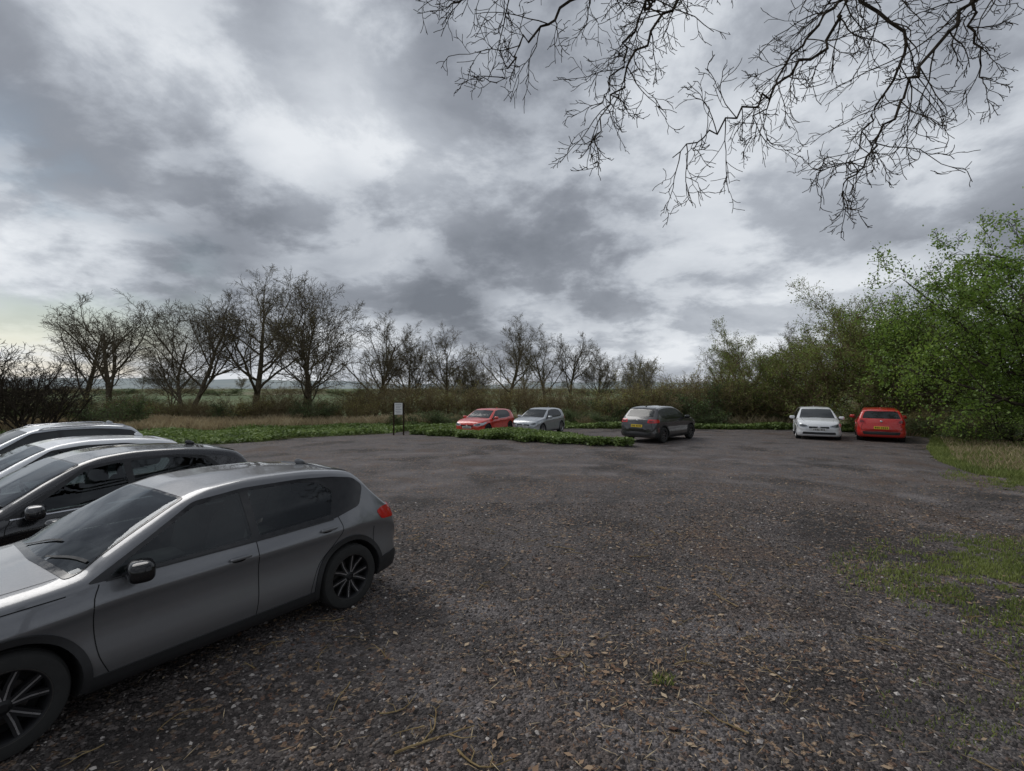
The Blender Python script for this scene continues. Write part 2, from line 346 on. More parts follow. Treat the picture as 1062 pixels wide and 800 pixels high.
put(shr[3],'bare_shrub',-25.5,26,1.35,0,sz=1.15); put(shr[3],'bare_shrub',-28.5,27.5,1.5,2,sz=1.4); put(shr[2],'bare_shrub',-24,29,.9,1,sz=.7); put(shr[3],'bare_shrub',-32,27,1.5,3)
put(gy_,'budding_tree',20.0,31.0,.9,1,sz=.88); put(gy_,'budding_tree',23.5,32,1.05,3,sz=1.05); put(gy_,'budding_tree',17.3,35,.75,4,sz=.76); put(gy_,'budding_tree',21.8,27.0,.62,5,sz=.60)
put(gt[0],'hawthorn_tree',20.9,17.4,1.15,0,sz=1.24); put(gt[1],'hawthorn_tree',22.4,23.4,.95,2,sz=.92); put(gt[1],'hawthorn_tree',24.0,28.0,1.05,4,sz=1.0); put(gt[0],'hawthorn_tree',20.8,12.0,.9,5)
put(gt[1],'hawthorn_tree',20.3,19.8,.55,1,sz=.42)
DT=empty('distant_trees'); HB=empty('hedge_bushes')
rg=np.random.default_rng(3)
for x,y,s,m in [(-12.6,45,.75,2),(-10,47,.66,3),(-6.2,48,.68,2),(-4,50,.5,3),(-.6,62,.92,2),(4.5,66,.82,2),(7.6,65,.84,0),(11,62,.62,3),(24,56,.7,1),(30,52,.75,3),(-42,60,.6,3)]:
    put(oak[m],'tree',x,y,s,rg.random()*6.28,DT)
for x,y,s,m in [(16,60,.6,1),(35,45,.8,0),(-52,45,.8,1),(-20,75,.75,0),(-9,80,.7,1),(2,85,.8,0),(20,80,.8,1)]:
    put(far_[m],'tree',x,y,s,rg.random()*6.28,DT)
for i in range(22):
    x=-46+i*4.3; put(shr[[0,1,2,1,2][i%5]],'hedge_bush',x+rg.normal(0,.5),41+rg.normal(0,1.2)+(3 if x>-8 else 0),.55+.3*rg.random(),rg.random()*6,HB,sz=.42+.25*rg.random())
for i in range(15):
    x=-37+i*1.75; put(shr[[1,2,0,1][i%4]],'hedge_bush',x+rg.normal(0,.4),36.5+rg.normal(0,.8),.6+.25*rg.random(),rg.random()*6,HB,sz=.40+.25*rg.random())
for i in range(13):
    x=7+i*1.15; put(shr[[0,2,0,1][i%4]],'hedge_bush',x+rg.normal(0,.4),35+rg.normal(0,1.5),.8+.35*rg.random(),rg.random()*6,HB,sz=.72+.42*rg.random())
for i in range(10):
    put(shr[[0,1][i%2]],'hedge_bush',-13+i*1.9,40+rg.normal(0,1.5),.75+.3*rg.random(),rg.random()*6,HB,sz=.6+.3*rg.random())
for i in range(12):
    put(shr[2],'hedge_bush',-8+i*2.4+rg.normal(0,.6),33.2+rg.normal(0,.4),.5+.2*rg.random(),rg.random()*6,HB,sz=.28+.15*rg.random())
for i in range(40):
    a=-260+i*13; put(shr[[1,2,1][i%3]],'hedge_bush',a,150+rg.normal(0,3)+abs(a)*.1,2.8,rg.random()*6,DT,sz=.8)
for i in range(36):
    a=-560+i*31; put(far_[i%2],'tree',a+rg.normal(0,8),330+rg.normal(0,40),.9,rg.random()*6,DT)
for i in range(8):
    put(shr[[2,0][i%2]],'hedge_bush',19.6+i*.45+rg.normal(0,.3),20.5+i*1.5,.55,rg.random()*6,HB,sz=.4)

hx=np.linspace(-2200,2200,90); hv=[]
for x in hx:
    h=9+13*math.exp(-((x+1100)/500)**2)+6*math.exp(-((x-600)/400)**2)+2*math.sin(x/130)+1.5*math.sin(x/47)
    hv+=[(x,1100,-5),(x,1250,h*.8),(x,1500,h*1.5)]
i=np.arange(len(hx)*3).reshape(-1,3); Q=np.concatenate([np.stack([i[:-1,a],i[1:,a],i[1:,a+1],i[:-1,a+1]],-1) for a in (0,1)])
hm,nt,b=newmat('hazed_hill_fields'); k=NB(nt); tc=k.n('ShaderNodeTexCoord'); nz=k.noise(tc.outputs['Object'],.01,4)
k.l(k.ramp(nz.outputs[0],[(.35,(.22,.26,.28)),(.6,(.29,.33,.32))]),b.inputs['Base Color']); b.inputs['Roughness'].default_value=1  # distance haze is put into the hills' bluish base colour
link(bpy.data.objects.new('distant_hills',fastmesh('distant_hills',hv,Q,mats=[hm],smooth=True)))

# ------------------------------------------------------------------ overhanging bare tree (trunk behind the camera on the right)
def overhang():
    rg=np.random.default_rng(9); T=Tubes(); tips=[]
    P=dict(n=[7,5,3],wig=[.17,.24,.28],up=[-.03,.01,0.04],end=[.45,.5,.6],rmin=.0042,k=[5,4,3],lev=2,nc=[5,3],t0=[.2,.2],ang=[38,42],lr=[.45,.5],tl=[.5,.4],rr=[.62,.68])
    def catm(pts,m=6):
        pts=[np.array(p,float) for p in pts]; pts=[2*pts[0]-pts[1]]+pts+[2*pts[-1]-pts[-2]]; out=[]
        for i in range(1,len(pts)-2):
            for j in range(m):
                t=j/m; a,b,c,d=pts[i-1:i+3]
                out.append(.5*((2*b)+(-a+c)*t+(2*a-5*b+4*c-d)*t*t+(-a+3*b-3*c+d)*t**3))
        out.append(pts[-2]); return np.array(out)
    T.add(catm([(8.5,-3.5,-.2),(8.3,-3.3,3),(7.9,-2.9,6),(7.4,-2.2,8.6),(6.8,-1,10.4)]),np.linspace(.36,.2,25),10)
    hub=(7.4,-2.2,8.6); hub2=(6.8,-1,10.4)
    limbs=[
     (hub2,[(5.2,3,10.3),(3.0,5.8,8.3),(2.1,6.0,7.2),(1.4,6.1,6.3),(1.0,6.0,5.35)]),
     (hub2,[(6.0,3,10.6),(4.3,6.0,8.3),(4.2,6.1,7.1),(3.5,6.2,6.3),(2.7,6.1,5.7),(2.0,6.0,5.2)]),
     (hub,[(7.2,2,9.6),(5.9,5.6,8.1),(5.3,5.7,6.8),(4.6,5.7,5.8),(4.1,5.7,5.0),(3.75,5.6,4.5)]),
     (hub2,[(4.0,3,11),(1.7,6.5,8.4),(.8,6.6,7.6),(.1,6.5,6.9),(-.20,6.4,6.3)]),
     (hub2,[(3.0,3.4,11.2),(.5,6.2,8.2),(-.2,6.3,7.7),(-.8,6.3,7.3)]),
     (hub,[(8.4,2,9.4),(6.6,6.2,8.1),(6.3,6.6,7.2),(6.4,6.5,6.4)]),
     (hub2,[(6.6,3,10.4),(4.9,6.7,8.6),(5.4,6.7,7.1),(5.0,6.8,6.2),(4.7,6.7,5.3)]),
     (hub2,[(6.4,4,10.6),(5.4,7.1,8.8),(4.5,7.2,7.7),(3.8,7.1,6.7),(3.4,7.1,5.9)]),
     (hub2,[(4.4,3.6,10.8),(2.5,6.9,8.6),(1.9,7.1,7.9),(1.6,7.1,7.1),(1.2,7.0,6.4)]),
    ]
    for h,w in limbs:
        pts=catm([h]+w,7); pts[8:]+=rg.normal(0,.04,pts[8:].shape); m=len(pts)
        r=np.concatenate([np.linspace(.11,.028,14),np.linspace(.026,.006,m-14)]); T.add(pts,r,7)
        for i in range(11,m-1):
            if rg.random()<.15: continue
            ld=nrm(pts[i+1]-pts[i]); q=pts[i]; side=nrm(rg.normal(size=3)*np.array([1,.7,.8])); pr=nrm(side-ld*np.dot(side,ld))
            a=math.radians(28+22*rg.random()); cd=ld*math.cos(a)+pr*math.sin(a)+np.array([-.05,0,-.05])
            L=(.45+1.0*rg.random())*(1.2-.55*i/m); grow(T,tips,rg,q,cd,L,max(.007,r[i]*.48),0,P)
    V,Q=T.get(); link(bpy.data.objects.new('overhanging_tree',fastmesh('overhanging_tree',V,Q,mats=[barkd])))
overhang()

# ------------------------------------------------------------------ ground cover
def lump(x,y,f=.9):
    return .5+.25*np.sin(x*f*1.3+1.7*np.sin(y*f))+.25*np.sin(y*f*1.9+1.3*np.sin(x*f*.8))
def cover(name,poly,N,hmax,ls,mat,seed,flat=.45):
    r=np.random.default_rng(seed); P=np.array(poly); lo_,hi=P.min(0),P.max(0); x=lo_[0]+(hi[0]-lo_[0])*r.random(N*3); y=lo_[1]+(hi[1]-lo_[1])*r.random(N*3)
    m=inpoly(x+.25*np.sin(y*3.1),y+.2*np.sin(x*4.3),poly); x=x[m][:N]; y=y[m][:N]
    z=gz(x,y)+.02+hmax*(.25+.75*lump(x,y))*r.random(len(x))**.6
    V,Q=leaf_quads(np.column_stack([x,y,z]),ls,r,flat,.75); return link(bpy.data.objects.new(name,fastmesh(name,V,Q,mats=[mat])))
ivy=leafmat('ivy_leaf',(.07,.105,.028),(.155,.225,.055),(.27,.35,.11),.3,.5)
ISL=[(-5.6,28),(-5.4,26.4),(-3.5,24.2),(-1.3,22.2),(1.2,20.7),(3,19.7),(4.4,19.2),(4.9,19.6),(4.2,21),(2.4,22.4),(0,24),(-2.4,26),(-4.4,28.4)]
cover('ivy_island',ISL,28000,.50,.12,ivy,41)
cover('verge_plants',[(-34,14.5),(-25,16.3),(-19,18),(-13,19.4),(-11,21),(-9.3,24),(-7.5,27),(-6.3,29),(-3,30),(-4,34),(-12,33),(-20,28),(-36,26)],60000,.36,.15,ivy,42)
cover('verge_plants',[(-3,30.2),(0,31.2),(9,30.6),(17,30),(20.5,28),(23,30),(14,33),(0,33.6)],18000,.42,.16,ivy,43)
def blades(name,poly,N,h,w,mat,seed,clump=0.,centre=None,zo=.005):
    r=np.random.default_rng(seed); P=np.array(poly); lo_,hi=P.min(0),P.max(0); x=lo_[0]+(hi[0]-lo_[0])*r.random(N*5); y=lo_[1]+(hi[1]-lo_[1])*r.random(N*5)
    if centre is None: pr=(1-clump)+clump*(lump(x,y,2.1)>.5)
    else:
        d=np.sqrt(((x-centre[0])/centre[2])**2+((y-centre[1])/centre[3])**2); pr=np.clip(1.2-d,0,1)*np.clip((.45*lump(x,y,2.3)+.35*lump(y*1.3,x*.9,6.1)+.3*lump(x*.8,y,13.)-.40)*4,0,1)
    m=inpoly(x,y,poly)&(r.random(N*5)<pr); x=x[m][:N]; y=y[m][:N]; n=len(x); a=r.random(n)*6.28; H=h*(.5+.7*r.random(n))*(.6+.5*lump(x,y,.6)); lx=r.normal(0,.3,n)*H; lyy=r.normal(0,.3,n)*H
    z=gz(x,y)+zo; dx=np.cos(a)*w*.5; dy=np.sin(a)*w*.5
    V=np.stack([np.column_stack([x-dx,y-dy,z]),np.column_stack([x+dx,y+dy,z]),np.column_stack([x+lx*.4+dx*.6,y+lyy*.4+dy*.6,z+H*.6]),np.column_stack([x+lx,y+lyy,z+H])],1).reshape(-1,3)
    i=np.arange(n)*4; F=np.concatenate([np.stack([i,i+1,i+2],-1),np.stack([i,i+2,i+3],-1)])
    return link(bpy.data.objects.new(name,fastmesh(name,V,None,F,mats=[mat])))
tan=leafmat('dry_grass',(.25,.19,.11),(.42,.33,.19),(.56,.47,.30),.25,.8)
grn=leafmat('short_grass',(.10,.135,.03),(.19,.235,.05),(.31,.34,.11),.3,.7)
blades('dry_grass',[(-34,25),(-20,27),(-12,31.5),(-3,34),(12,33.5),(20,31),(21,34),(0,37),(-20,35.5),(-36,33)],30000,.68,.035,tan,51,.6)
blades('grass_bank',[(12.5,13.1),(13.6,15.6),(16,18.8),(19.4,22.5),(21.5,26),(24,22),(20,16),(19,10),(13.7,11.2)],46000,.20,.024,grn,52,.25)
blades('dry_grass',[(13.2,13.6),(14.4,15.9),(17,19),(20,23),(24,22),(20,16),(18,11)],9000,.28,.022,tan,53,.4)
blades('moss_grass',[(3.5,2.5),(3.5,10),(14,10),(14,2.5)],75000,.06,.014,grn,54,0,(7.4,5.5,3.0,2.0),.02)
blades('moss_grass',[(2.2,1.8),(2.2,4.5),(7,4.5),(7,1.8)],9000,.05,.010,grn,57,0,(4.6,3.2,1.8,1.0),.02)
blades('moss_grass',[(9,8),(9,14),(16,14),(16,8)],18000,.08,.016,grn,58,0,(13.6,11.8,2.2,2.0),.02)
blades('grass_tuft',[(1.1,3.85),(1.15,4.0),(1.3,3.98),(1.28,3.84)],90,.07,.009,grn,55,zo=.02)
T=Tubes(); rg=np.random.default_rng(15)
TW=[(-.75,3.12,.2,.55,.009),(-.35,3.15,-.6,.4,.008),(-.55,3.3,1.2,.3,.006),(-.95,3.5,.5,.35,.006),(1.6,3.3,2.9,.4,.006),(.3,4.2,.4,.3,.005),(2.4,5.2,1.9,.5,.005),(3.3,4.6,-.4,.4,.005),(.9,7,2,.5,.006),(-.4,5.6,1,.35,.005),(2.0,3.6,.1,.3,.005),(3.6,6.4,.3,.4,.005)]
for _ in range(90):
    y=3+rg.random()*6; TW.append(((rg.random()*2-.9)*y*1.05,y,rg.random()*6.28,.12+.25*rg.random(),.003+.003*rg.random()))
for (x,y,a,L,rr) in TW:
    p=np.array([x,y,.035]); pts=[p]
    for i in range(6): a+=rg.normal(0,.3); p=p+np.array([math.cos(a),math.sin(a),rg.normal(0,.04)])*L/6; p[2]=max(p[2],.03); pts.append(p)
    T.add(np.array(pts),np.linspace(rr,rr*.4,7),5)
    for q in (2,4):
        b_=a+rg.choice([-.8,.8]); s=pts[q]; T.add(np.array([s,s+np.array([math.cos(b_),math.sin(b_),.1])*L*.2,s+np.array([math.cos(b_+.3),math.sin(b_+.3),.05])*L*.35]),[rr*.5,rr*.4,rr*.25],4)
V,Q=T.get(); link(bpy.data.objects.new('fallen_twigs',fastmesh('fallen_twigs',V,Q,mats=[barkmat('twig_pale',(.15,.105,.05),(.34,.26,.14))])))
tv=time.time()-T0

# ------------------------------------------------------------------ cars
def pchip(x,y,q):
    x=np.asarray(x,float); y=np.asarray(y,float); h=np.diff(x); d=np.diff(y)/h; m=np.zeros_like(y); m[0]=d[0]; m[-1]=d[-1]
    for i in range(1,len(y)-1):
        if d[i-1]*d[i]>0:
            w1=2*h[i]+h[i-1]; w2=h[i]+2*h[i-1]; m[i]=(w1+w2)/(w1/d[i-1]+w2/d[i])
    i=np.clip(np.searchsorted(x,q)-1,0,len(h)-1); t=(q-x[i])/h[i]
    return (2*t**3-3*t**2+1)*y[i]+(t**3-2*t**2+t)*h[i]*m[i]+(-2*t**3+3*t**2)*y[i+1]+(t**3-t**2)*h[i]*m[i+1]
SUV=[(2.11,.40,.52,.50,.57),(2.085,.30,.66,.60,.68),(2.05,.25,.74,.68,.77),(1.98,.22,.80,.76,.86),(1.86,.20,.845,.82,.92),(1.60,.19,.88,.87,.965),(1.30,.19,.895,.90,.995),(1.06,.19,.895,.92,1.02),(.97,.19,.895,.935,1.04),(.83,.19,.895,.945,1.12),(.48,.19,.893,.955,1.295),(.16,.19,.89,.96,1.435),(-.05,.19,.89,.965,1.485),(-.45,.19,.89,.97,1.51),(-.90,.19,.892,.98,1.500),(-1.22,.19,.895,.99,1.472),(-1.48,.20,.885,1.0,1.425),(-1.56,.20,.88,.995,1.375),(-1.74,.21,.87,.985,1.19),(-1.88,.22,.86,.95,1.07),(-2.00,.24,.84,.88,.98),(-2.05,.27,.80,.76,.86),(-2.08,.32,.74,.62,.72),(-2.095,.40,.64,.50,.58)]
HAT=[(2.05,.38,.50,.48,.55),(2.03,.28,.64,.57,.65),(2.0,.23,.72,.64,.72),(1.93,.20,.78,.70,.79),(1.80,.18,.83,.755,.85),(1.55,.17,.86,.81,.91),(1.28,.17,.87,.845,.95),(1.06,.17,.87,.87,.975),(.95,.17,.87,.885,.995),(.80,.17,.87,.90,1.065),(.46,.17,.868,.905,1.235),(.14,.17,.866,.91,1.37),(-.10,.17,.865,.915,1.425),(-.45,.17,.865,.925,1.45),(-.95,.17,.868,.94,1.435),(-1.35,.17,.87,.955,1.395),(-1.62,.18,.865,.965,1.34),(-1.70,.18,.86,.96,1.295),(-1.80,.19,.85,.945,1.16),(-1.88,.20,.84,.92,1.04),(-1.93,.22,.82,.86,.95),(-1.97,.25,.78,.74,.83),(-2.0,.31,.72,.60,.69),(-2.015,.39,.62,.48,.56)]
STY={
'suv':dict(tab=SUV,ax=1.30,
  win=[[(.76,.985),(.70,1.035),(.14,1.345),(-.24,1.395),(-.27,1.0)],[(-.34,1.003),(-.315,1.397),(-.78,1.392),(-1.02,1.36),(-1.16,1.25),(-1.08,1.035)]],
  dlo=[(.90,.962),(.14,1.382),(-.28,1.423),(-.85,1.42),(-1.20,1.392),(-1.45,1.350),(-1.56,1.25),(-1.45,1.06),(-1.12,.99),(-.4,.972)],
  ws=[(.93,.70),(.20,.56)], rg=(1.10,.60,1.325,.53),
  lines=[[(.82,.95),(.86,.82),(.84,.50),(.77,.31)],[(-.30,.98),(-.31,.6),(-.28,.31)],[(-1.16,1.0),(-1.19,.86),(-1.08,.72),(-.92,.58),(-.84,.42),(-.82,.31)],[(.77,.31),(-.82,.31)],[(1.0,.925),(1.4,.90),(1.85,.83)],[(-1.62,.80),(-1.62,.55)]],
  handles=[(-.14,.865),(-1.02,.90)],tails=([(-1.72,.86),(-1.67,.955),(-1.76,.985),(-2.2,.985),(-2.2,.84)],[(.46,.84),(.48,.96),(.9,.985),(.9,.84)]),
  head=([(1.55,.80),(1.6,.86),(2.2,.80),(2.2,.68),(1.9,.70)],[(.42,.70),(.40,.78),(.60,.83),(.9,.85),(.9,.72),(.6,.68)]),grille=[(-.36,.42),(-.44,.52),(-.40,.72),(.40,.72),(.44,.52),(.36,.42)]),
'hatch':dict(tab=HAT,ax=1.27,
  win=[[(.68,.93),(.12,1.285),(-.24,1.335),(-.27,.95)],[(-.34,.95),(-.315,1.335),(-.80,1.33),(-1.13,1.275),(-1.30,1.13),(-1.24,1.0),(-1.0,.965)]],
  dlo=[(.84,.905),(.12,1.32),(-.28,1.362),(-.85,1.355),(-1.18,1.305),(-1.36,1.14),(-1.30,.985),(-1.0,.94),(-.4,.925)],
  ws=[(.91,.68),(.18,.55)], rg=(1.02,.64,1.285,.53),
  lines=[[(.78,.90),(.83,.78),(.83,.48),(.76,.28)],[(-.30,.93),(-.31,.6),(-.28,.28)],[(-1.22,.96),(-1.20,.84),(-1.06,.70),(-.90,.56),(-.82,.40),(-.80,.28)],[(.76,.28),(-.80,.28)],[(1.0,.87),(1.4,.84),(1.80,.77)],[(-1.58,.78),(-1.58,.52)]],
  handles=[(-.14,.82),(-1.0,.85)],tails=([(-1.66,.80),(-1.70,.94),(-1.76,.985),(-2.2,.97),(-2.2,.76)],[(.52,.76),(.56,.90),(.64,.985),(.9,.985),(.9,.76)]),
  head=([(1.40,.76),(1.5,.80),(2.2,.74),(2.2,.60),(1.8,.62)],[(.40,.61),(.38,.68),(.60,.74),(.9,.77),(.9,.62),(.6,.59)]),grille=[(-.38,.56),(-.38,.64),(.38,.64),(.38,.56)]),
}
tyre=simple('tyre_rubber',(.022,.022,.021),.85); rimb=simple('rim_black',(.010,.010,.011),.45,0,0,.4); rims=simple('rim_silver',(.42,.42,.43),.3,.8); discm=simple('brake_disc',(.06,.055,.05),.5,.5)
plast=simple('black_plastic',(.022,.022,.023),.6); gloss=simple('gloss_black',(.010,.010,.011),.12,0,0,.5); linem=simple('shut_line',(.006,.006,.006),.9); intm=simple('interior_trim',(.03,.03,.032),.8)
darkglass=simple('tinted_glass',(.010,.013,.013),.08,0,0,.6)
seatm=simple('seat_fabric',(.045,.045,.05),.9); white=simple('plate_white',(.75,.75,.72),.4); yellow=simple('plate_yellow',(.75,.52,.03),.4); chrome=simple('chrome',(.6,.6,.62),.15,1)
mirm=simple('mirror_glass',(.06,.062,.066),.08,1)
redl=simple('tail_lamp',(.50,.010,.012),.12,0,.8); redd=simple('tail_lamp_dark',(.16,.004,.006),.1,0,.8); wellm=simple('wheel_well',(.010,.010,.010),.95)
headm=simple('head_lamp',(.42,.44,.46),.12,.4,1.); headd=simple('head_lamp_dark',(.06,.065,.07),.1,.2,1.)
def glassmat():
    m=bpy.data.materials.new('car_glass'); m.use_nodes=True; nt=m.node_tree; nt.nodes.clear(); k=NB(nt); out=k.n('ShaderNodeOutputMaterial')
    t=k.n('ShaderNodeBsdfTransparent'); t.inputs[0].default_value=(.42,.47,.46,1); g=k.n('ShaderNodeBsdfGlossy'); g.inputs['Roughness'].default_value=.015; g.inputs[0].default_value=(.92,.96,1,1)
    fr=k.n('ShaderNodeFresnel'); fr.inputs[0].default_value=1.5
    f=k.math('MULTIPLY',fr.outputs[0],.95,clamp=True)
    mx=k.n('ShaderNodeMixShader'); k.l(f,mx.inputs[0]); k.l(t.outputs[0],mx.inputs[1]); k.l(g.outputs[0],mx.inputs[2]); k.l(mx.outputs[0],out.inputs[0]); return m
glass=glassmat()
def dense(tab,sx,sy,sz_,n):
    A=np.array(tab,float)*np.array([sx,sz_,sy,sz_,sz_]); ch=np.concatenate([[0],np.cumsum(np.hypot(np.diff(A[:,0]),np.diff(A[:,4]))+.02)])
    q=np.linspace(0,ch[-1],n); return np.column_stack([pchip(ch,A[:,i],q) for i in range(5)])
def loft(D,W,k=3,inner=False):
    rows=[]
    for x,zb,w,zs,zt in D:
        if inner: zb=.45; w=w-.07; zt=zt-.045
        H=zs-zb; cr=min(.055,.6*(zt-zs)); zr=zt-cr; g=zr-zs
        gy=lambda f:.945*w-.38*g*f-.05*(g*f/.5)**2
        wr=gy(1)
        P=[(0,zb),(.80*w,zb),(.93*w,zb+.02),(.975*w,zb+.10*H+.02),(w,zb+.30*H),(.966*w,zb+.60*H),(.978*w,zb+.74*H),(1.0*w,zb+.835*H),(.990*w,zb+.88*H),(.945*w+.006,zs-.008),(gy(.33),zs+g*.33),(gy(.7),zs+g*.7),(wr,zr),(.90*wr,zr+.62*cr),(.5*wr,zt-.012*min(1,cr/.05)),(0,zt)]
        P=np.array(P); s=np.concatenate([[0],np.cumsum(np.hypot(*np.diff(P,axis=0).T))]); 
        q=np.concatenate([s[i]+(s[i+1]-s[i])*np.arange(k)/k for i in range(len(s)-1)]+[[s[-1]]])
        y=pchip(s,P[:,0],q); z=pchip(s,P[:,1],q)
        yy=np.concatenate([y,-y[-2:0:-1]]); zz=np.concatenate([z,z[-2:0:-1]])
        bow=.13*np.clip(x/1.0,0,1) if x>0 else -.10*np.clip((-x-.9)/1.,0,1)
        rows.append(np.column_stack([x-bow*(np.abs(yy)/W)**2.4,yy,zz]))
    R=np.array(rows); n,m,_=R.shape; V=R.reshape(-1,3); i=np.arange(n*m).reshape(n,m); j=np.roll(i,-1,1)
    Q=np.stack([i[:-1],i[1:],j[1:],j[:-1]],-1).reshape(-1,4)
    c0=len(V); V=np.concatenate([V,[R[0].mean(0)],[R[-1].mean(0)]])
    Tt=[(c0,i[0,a],i[0,(a+1)%m]) for a in range(m)]+[(c0+1,i[-1,(a+1)%m],i[-1,a]) for a in range(m)]
    return V,Q,np.array(Tt)
def recalc(me):
    bm=bmesh.new(); bm.from_mesh(me); bmesh.ops.recalc_face_normals(bm,faces=bm.faces); bm.to_mesh(me); bm.free()
def fillet(pts,r=.03,m=4):
    out=[]; n=len(pts)
    for i in range(n):
        a,b,c=[np.array(pts[(i+d)%n],float) for d in (-1,0,1)]
        ra=min(r,.45*np.linalg.norm(a-b)); rc=min(r,.45*np.linalg.norm(c-b)); p=b+nrm(a-b)*ra; q=b+nrm(c-b)*rc
        for j in range(m+1):
            t=j/m; v=(1-t)**2*p+2*t*(1-t)*b+t*t*q; out.append((float(v[0]),float(v[1])))
    return out
DIR={'L':(Vector((0,-1,0)),lambda a,b:Vector((a,3,b))),'R':(Vector((0,1,0)),lambda a,b:Vector((a,-3,b))),'F':(Vector((-1,0,0)),lambda a,b:Vector((5,a,b))),'B':(Vector((1,0,0)),lambda a,b:Vector((-5,a,b))),'T':(Vector((0,0,-1)),lambda a,b:Vector((a,b,5)))}
class Parts:
    def __init__(s): s.V=[];s.F=[];s.M=[];s.n=0;s.mats=[]
    def mi(s,m):
        if m not in s.mats: s.mats.append(m)
        return s.mats.index(m)
    def add(s,V,F,m):
        V=[tuple(v) for v in V]; s.V+=V; o=s.n; s.F+=[tuple(int(i)+o for i in f) for f in F]; s.M+=[s.mi(m)]*len(F); s.n+=len(V)
    def obj(s,name,parent,smooth=True,ang=35):
        me=bpy.data.meshes.new(name); me.from_pydata(s.V,[],s.F)
        for m in s.mats: me.materials.append(m)
        me.polygons.foreach_set('material_index',np.array(s.M,dtype=np.int32)); me.polygons.foreach_set('use_smooth',np.full(len(s.F),smooth)); me.update()
        try: me.set_sharp_from_angle(angle=math.radians(ang))
        except Exception: pass
        return link(bpy.data.objects.new(name,me),parent)
def cast(bvh,side,a,b,off):
    d,f=DIR[side]; o=f(a,b); h=bvh.ray_cast(o,d)
    if h[0] is None:
        h=bvh.find_nearest(o+d*(2.2 if side in 'LR' else 3.0))
    return h[0]+h[1]*off, h[0]-h[1]*.004
def patch(Pt,bvh,side,outline,off,mat,h=.05,holes=(),skirt=True,r=.03):
    ol=fillet(outline,r) if r else outline; ol=densify(ol,.035); hs=[densify(fillet(q,.03),.035) for q in holes]
    A=np.array(ol); x0,y0=A.min(0); x1,y1=A.max(0); gx,gy=np.meshgrid(np.arange(x0+h/2,x1,h),np.arange(y0+h/2,y1,h)); gx=gx.ravel(); gy=gy.ravel()
    kk=inpoly(gx,gy,ol); 
    for q in hs: kk&=~inpoly(gx,gy,q)
    V,F=cdt(ol,list(zip(gx[kk],gy[kk]+.0007)),hs)
    top=[];bot=[]
    for a,b in V:
        t,bb=cast(bvh,side,float(a),float(b),off); top.append(t); bot.append(bb)
    n=len(top); faces=[]
    d=DIR[side][0]
    for f in F:
        a,b,c=[top[i] for i in f]
        if (b-a).cross(c-a).dot(d)>0: f=f[::-1]
        faces.append(tuple(f))
    verts=list(top)
    if skirt:
        cnt={}
        for f in faces:
            for i in range(3):
                e=(f[i],f[(i+1)%3]); ke=tuple(sorted(e)); cnt.setdefault(ke,[]).append(e)
        be=[v[0] for v in cnt.values() if len(v)==1]
        verts+=bot
        for a,b in be: faces.append((b,a,a+n,b+n))
    Pt.add(verts,faces,mat)
def ribbon(Pt,bvh,side,line,w,mat,off=.0018):
    pts=[np.array(p,float) for p in line]
    P=[2*pts[0]-pts[1]]+pts+[2*pts[-1]-pts[-2]]; out=[]
    for i in range(1,len(P)-2):
        m=max(3,int(np.linalg.norm(P[i+1]-P[i])/.03))
        for j in range(m):
            t=j/m; a,b,c,d=P[i-1:i+3]; out.append(.5*((2*b)+(-a+c)*t+(2*a-5*b+4*c-d)*t*t+(-a+3*b-3*c+d)*t**3))
    out.append(pts[-1]); O=np.array(out); Tn=np.gradient(O,axis=0); Tn/=np.linalg.norm(Tn,axis=1,keepdims=True)+1e-9; Nn=np.column_stack([-Tn[:,1],Tn[:,0]])*w/2
    V=[];F=[]
    for i in range(len(O)):
        for s in (1,-1):
            p=O[i]+s*Nn[i]; V.append(cast(bvh,side,p[0],p[1],off)[0])
    for i in range(len(O)-1): F.append((2*i,2*i+1,2*i+3,2*i+2))
    Pt.add(V,F,mat)
def superell(Pt,c,r,m,e=.5,rz=0,rx=0,ry=0,nu=20,nv=12):
    V=[];F=[]; M=Matrix.Rotation(rz,3,'Z')@Matrix.Rotation(ry,3,'Y')@Matrix.Rotation(rx,3,'X'); pw=lambda v:math.copysign(abs(v)**e,v)
    for j in range(nv+1):
        ph=-math.pi/2+math.pi*j/nv
        for i in range(nu):
            th=2*math.pi*i/nu; v=Vector((r[0]*pw(math.cos(ph))*pw(math.cos(th)),r[1]*pw(math.cos(ph))*pw(math.sin(th)),r[2]*pw(math.sin(ph)))); V.append(M@v+Vector(c))
    for j in range(nv):
        for i in range(nu): F.append((j*nu+i,j*nu+(i+1)%nu,(j+1)*nu+(i+1)%nu,(j+1)*nu+i))
    Pt.add(V,F,m)
def lathe(Pt,prof,m,seg=40):
    V=[];F=[]; n=len(prof)
    for i in range(seg):
        a=2*math.pi*i/seg
        for r_,y_ in prof: V.append((r_*math.cos(a),y_,r_*math.sin(a)))
    for i in range(seg):
        for j in range(n-1): F.append((i*n+j,i*n+j+1,((i+1)%seg)*n+j+1,((i+1)%seg)*n+j))
    Pt.add(V,F,m)
